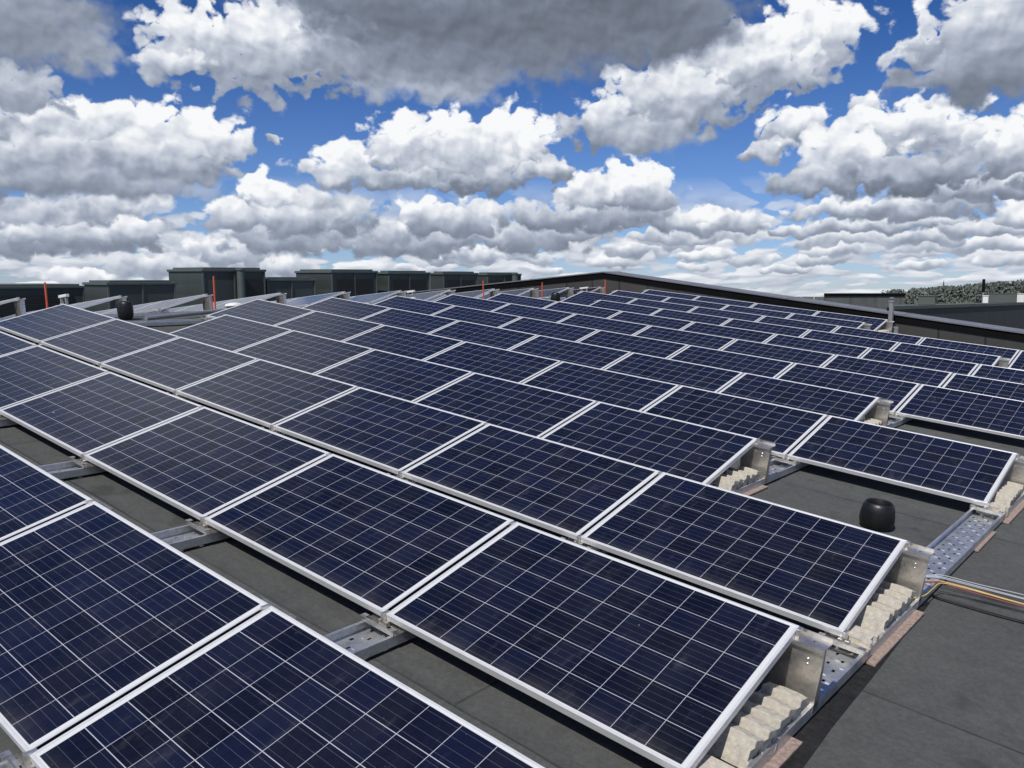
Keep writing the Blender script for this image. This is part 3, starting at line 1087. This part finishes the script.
# tall metal post with a head in front of the parapet
root = empty('metal_post', 'galvanised post with a small head standing before the parapet on the right', 'post')
root.matrix_world = Matrix.Translation(ROT @ Vector((-4.98, 18.85, Z_ROOF)))
mb = MB()
mb.box(-0.048, -0.048, 0, 0.048, 0.048, 0.80, 0.006)
mb.box(-0.16, -0.14, 0, 0.16, 0.14, 0.02)
mb.build('column', M_GREY, root)
mb = MB()
mb.box(-0.062, -0.06, 0.80, 0.062, 0.06, 0.835, 0.004)
mb.lathe([(0.035, 0.835), (0.035, 0.88), (0.058, 0.885), (0.058, 0.91), (0.03, 0.92)], 16)
mb.build('head', M_GREY, root)
mb = MB()
mb.box(0.08, -0.05, 0.0, 0.19, 0.05, 0.22, 0.005)
mb.build('junction_box', M_GREY, root)
mb = MB()
mb.box(-0.085, -0.075, 0.60, -0.035, -0.046, 0.68, 0.004)
mb.build('clamp', M_VENT, root)


# ------------------------------------------------------------------ rooftop units
def hvac(x, y0, y1, depth, ztop, label, louvre=None, stacks=()):
    root = empty('rooftop_unit', label, 'rooftop unit', 'dark rooftop ventilation units beyond the ridge')
    zb = RIDGE.z - (abs(x - RIDGE.x)) * math.tan(S) - 0.6
    root.location = (x, y0, zb)
    L = y1 - y0
    H = ztop - zb
    mb = MB()
    mb.box(-depth, 0, 0.0, 0, L, H - 0.16)
    mb.build('casing', M_HVAC, root)
    mb = MB()
    mb.box(-depth - 0.05, -0.05, H - 0.16, 0.05, L + 0.05, H - 0.07, 0.01)
    mb.box(-depth + 0.12, 0.12, H - 0.07, -0.12, L - 0.12, H, 0.01)
    mb.build('lid', M_HVACSIDE, root)
    mb = MB()
    mb.box(0.0, 0.0, 0.0, 0.035, 0.06, H - 0.16)
    mb.box(0.0, L - 0.06, 0.0, 0.035, L, H - 0.16)
    mb.box(0.0, L * 0.5 - 0.03, 0.0, 0.03, L * 0.5 + 0.03, H - 0.16)
    mb.build('corner_trim', M_HVACSIDE, root)
    if louvre:
        mb = MB()
        mb.box(0.0, L * louvre[0], H * 0.3, 0.025, L * louvre[1], H * 0.86)
        mb.build('louvre', M_GRILLE, root)
    for yy in stacks:
        mb = MB()
        mb.lathe([(0.15, 0.0), (0.15, H - 0.12), (0.18, H - 0.11), (0.18, H - 0.04), (0.16, H - 0.03)], 18, (0.25, yy, 0))
        mb.build('flue', M_HVACSIDE, root, True)


hvac(-28, 14.08, 16.75, 2.5, 2.20, 'largest dark rooftop unit, with a round flue and an orange stake before it', (0.55, 0.95), (1.45,))
hvac(-28.2, 16.95, 19.3, 2.5, 1.83, 'low dark rooftop unit between the largest one and the next tall one')
hvac(-28, 19.99, 22.5, 2.5, 2.16, 'second tall rooftop unit right of the largest one', (0.1, 0.9))
hvac(-28, 23.17, 25.75, 0.8, 2.11, 'third tall rooftop unit, its pale side strip showing', (0.1, 0.9))
hvac(-28, 26.66, 29.1, 0.9, 2.09, 'fourth tall rooftop unit in the line', (0.1, 0.9))
hvac(-28, 29.83, 32.5, 0.8, 2.05, 'rightmost rooftop unit, ending at the parapet slope', (0.1, 0.45), (1.9,))
hvac(-28, 10.56, 13.0, 1.8, 1.73, 'lower flat rooftop unit left of the largest one')
hvac(-33, 3.0, 11.9, 4.0, 1.57, 'long flat black rooftop unit at the far left', (0.1, 0.95))


# ------------------------------------------------------------------ buildings, forest and masts beyond
def ray_pt(x, y, dist):
    d = px_dir(x, y)
    return CAM + d * (dist / math.hypot(d.x, d.y))


def long_block(name, a, b, depth, wall_m, roof_m, label, zbot=-9.5, eave=0.5):
    """a block with its visible long face from a to b (tops of that face), running back from there"""
    root = empty(name, label, 'building')
    ang = math.atan2(b.y - a.y, b.x - a.x)
    L = math.hypot(b.x - a.x, b.y - a.y)
    root.matrix_world = Matrix.Translation((a.x, a.y, zbot)) @ Matrix.Rotation(ang, 4, 'Z')
    inv = root.matrix_world.inverted()
    H = a.z - zbot

    def back(p, k=1.0):
        d = Vector((p.x - CAM.x, p.y - CAM.y, 0)).normalized() * depth * k
        q = inv @ Vector((p.x + d.x, p.y + d.y, zbot))
        return (q.x, q.y)
    outline = [(0, 0), (L, 0), back(b), back(a)]
    MB().prism(outline, 0, H - eave).build('wall', wall_m, root)
    MB().prism([(0, -0.15), (L, -0.15), back(b), back(a)], H - eave + 0.003, H).build('roof', roof_m, root)
    return root, L, H


pA = ray_pt(824, 293.2, 130)
pB = ray_pt(905, 290.6, 138)
pB.z = pA.z
long_block('factory_hall', pA, pB, 30, M_HALL, M_FASCIA, 'low grey hall with a dark roof edge beyond the parapet', eave=0.4)
pC = ray_pt(893, 306.2, 95)
pD = ray_pt(1060, 297.0, 168)
pD.z = pC.z
shed, L_, H_ = long_block('dark_shed', pC, pD, 14, M_SHED, M_HALLROOF, 'black profiled shed with small rooftop boxes on the right', eave=0.35)


def shed_box(name, y, w, d, h, x, mat, label):
    o = MB().box(-d / 2, -w / 2, 0, d / 2, w / 2, h, 0.05).build(name, mat)
    m2 = MB().box(-d / 2 - .1, -w / 2 - .1, h + 0.002, d / 2 + .1, w / 2 + .1, h + 0.15).build('lid', mat, o)
    o.matrix_world = shed.matrix_world @ Matrix.Translation((x, y, H_))
    tag(o, label, 'rooftop box')


def on_shed(px, off):
    """place on the shed roof: heading of the long face, `off` metres back from it"""
    inv = shed.matrix_world.inverted()
    c = inv @ CAM
    d = inv.to_3x3() @ px_dir(px, 295)
    t = (off - c.y) / d.y
    return c.x + t * d.x, off


def box_at(px, off, w, d, h, mat, label):
    x, y = on_shed(px, off)
    root = empty('rooftop_box', label, 'rooftop box')
    dd = (inv_s @ CAM) - Vector((x, y, 0))
    root.matrix_world = shed.matrix_world @ Matrix.Translation((x, y, H_)) @ Matrix.Rotation(math.atan2(dd.y, dd.x) + R(90), 4, 'Z')
    MB().box(-w / 2, -d / 2, 0, w / 2, d / 2, h, 0.04).build('casing', mat, root)
    MB().box(-w / 2 - .06, -d / 2 - .06, h + 0.002, w / 2 + .06, d / 2 + .06, h + 0.10, 0.02).build('lid', mat, root)


inv_s = shed.matrix_world.inverted()
box_at(927, 1.6, 1.75, 2.0, 0.95, M_HALLROOF, 'grey rooftop box at the left end of the black shed')
box_at(985.8, 1.2, 0.66, 0.8, 0.95, M_WHITE, 'small white rooftop box at the foot of the chimney')
box_at(1000, 2.6, 4.3, 2.0, 1.25, M_HALLROOF, 'broad grey rooftop box between the two white boxes')
box_at(1016.5, 1.2, 2.0, 1.5, 1.20, M_WHITE, 'larger white rooftop box at the right edge of the photo')
root = empty('chimney', 'slim chimney with a dark top on the black shed', 'chimney')
x_, y_ = on_shed(983, 1.9)
root.matrix_world = shed.matrix_world @ Matrix.Translation((x_, y_, H_))
MB().lathe([(0.13, 0), (0.13, 1.5)], 12).build('shaft', M_GREY, root, True)
MB().lathe([(0.19, 1.5), (0.19, 3.15), (0.15, 3.25)], 12).build('flue', M_FASCIA, root, True)
sp = ray_pt(943.5, 286, 320)
o = MB().lathe([(0.9, 0), (0.7, 6), (0.42, 12.0), (0.2, 14.8), (0.05, 15.9)], 10).build('distant_tower', M_HALLROOF)
o.location = (sp.x, sp.y, -9.5)
tag(o, 'tiny spire on the horizon above the far trees', 'tower')
for i, (mx, mh, lab) in enumerate(((801.5, 15.0, 'faint white mast on the horizon, left of two'), (814.5, 15.6, 'faint white mast on the horizon, right of two'))):
    q = ray_pt(mx, 285, 420)
    root = empty('mast', lab, 'mast', 'white masts on the horizon')
    root.location = (q.x, q.y, -9.5)
    MB().lathe([(0.20, 0), (0.14, mh)], 8).build('pole', M_WHITE, root)
    MB().box(-0.6, -0.1, mh - 0.6, 0.6, 0.1, mh - 0.4).build('crossarm', M_WHITE, root)


def forest():
    """a row of tall narrow trees and the wood behind: ragged crowns of small leaf faces"""
    mb = MB()
    rnd = random.Random(3)
    bm = mb.bm
    for i in range(330):
        x = rnd.uniform(885, 1160)
        near = i < 150
        dd = rnd.uniform(255, 285) if near else rnd.uniform(320, 420)
        d = px_dir(x, 285)
        q = CAM + d * (dd / math.hypot(d.x, d.y))
        ypx = 290.6 + (min(x, 1040) - 885) * (281.6 - 290.6) / 140 + (2.2 if near else 0.4)
        zt = CAM.z + (294 - ypx) / F_PX * dd + rnd.uniform(-0.30, 0.20)
        h = zt + 9.5
        w = rnd.uniform(0.9, 1.9) if near else rnd.uniform(2.0, 3.4)
        for k in range(150):
            t = rnd.random() ** 0.8
            rr = w * (0.35 + 0.75 * math.sin(math.pi * min(1, 0.12 + t * 0.86))) * rnd.uniform(.4, 1)
            a = rnd.uniform(0, 6.283)
            c = Vector((q.x + rr * math.cos(a), q.y + rr * math.sin(a), -9.5 + h * (0.12 + 0.88 * t)))
            n = Vector((math.cos(a) + rnd.gauss(0, .25), math.sin(a) + rnd.gauss(0, .25), 0.5 + rnd.gauss(0, .25))).normalized()
            u = n.orthogonal().normalized() * rnd.uniform(.22, .46)
            v = n.cross(u)
            bm.faces.new([bm.verts.new(c + u), bm.verts.new(c + v), bm.verts.new(c - u * .8), bm.verts.new(c - v)])
    o = mb.build('far_forest', M_FOREST)
    tag(o, 'dark far wood of narrow trees along the horizon', 'forest', kind='stuff')


forest()


# ------------------------------------------------------------------ tip the roof and everything on it
BEYOND = ('ground', 'camera', 'sun', 'factory_hall', 'dark_shed', 'rooftop_box', 'chimney', 'distant_tower', 'mast', 'far_forest')
for o in list(SC.objects):
    if o.parent is None and o.name.split('.')[0] not in BEYOND:
        o.matrix_world = TIP.to_4x4() @ o.matrix_basis
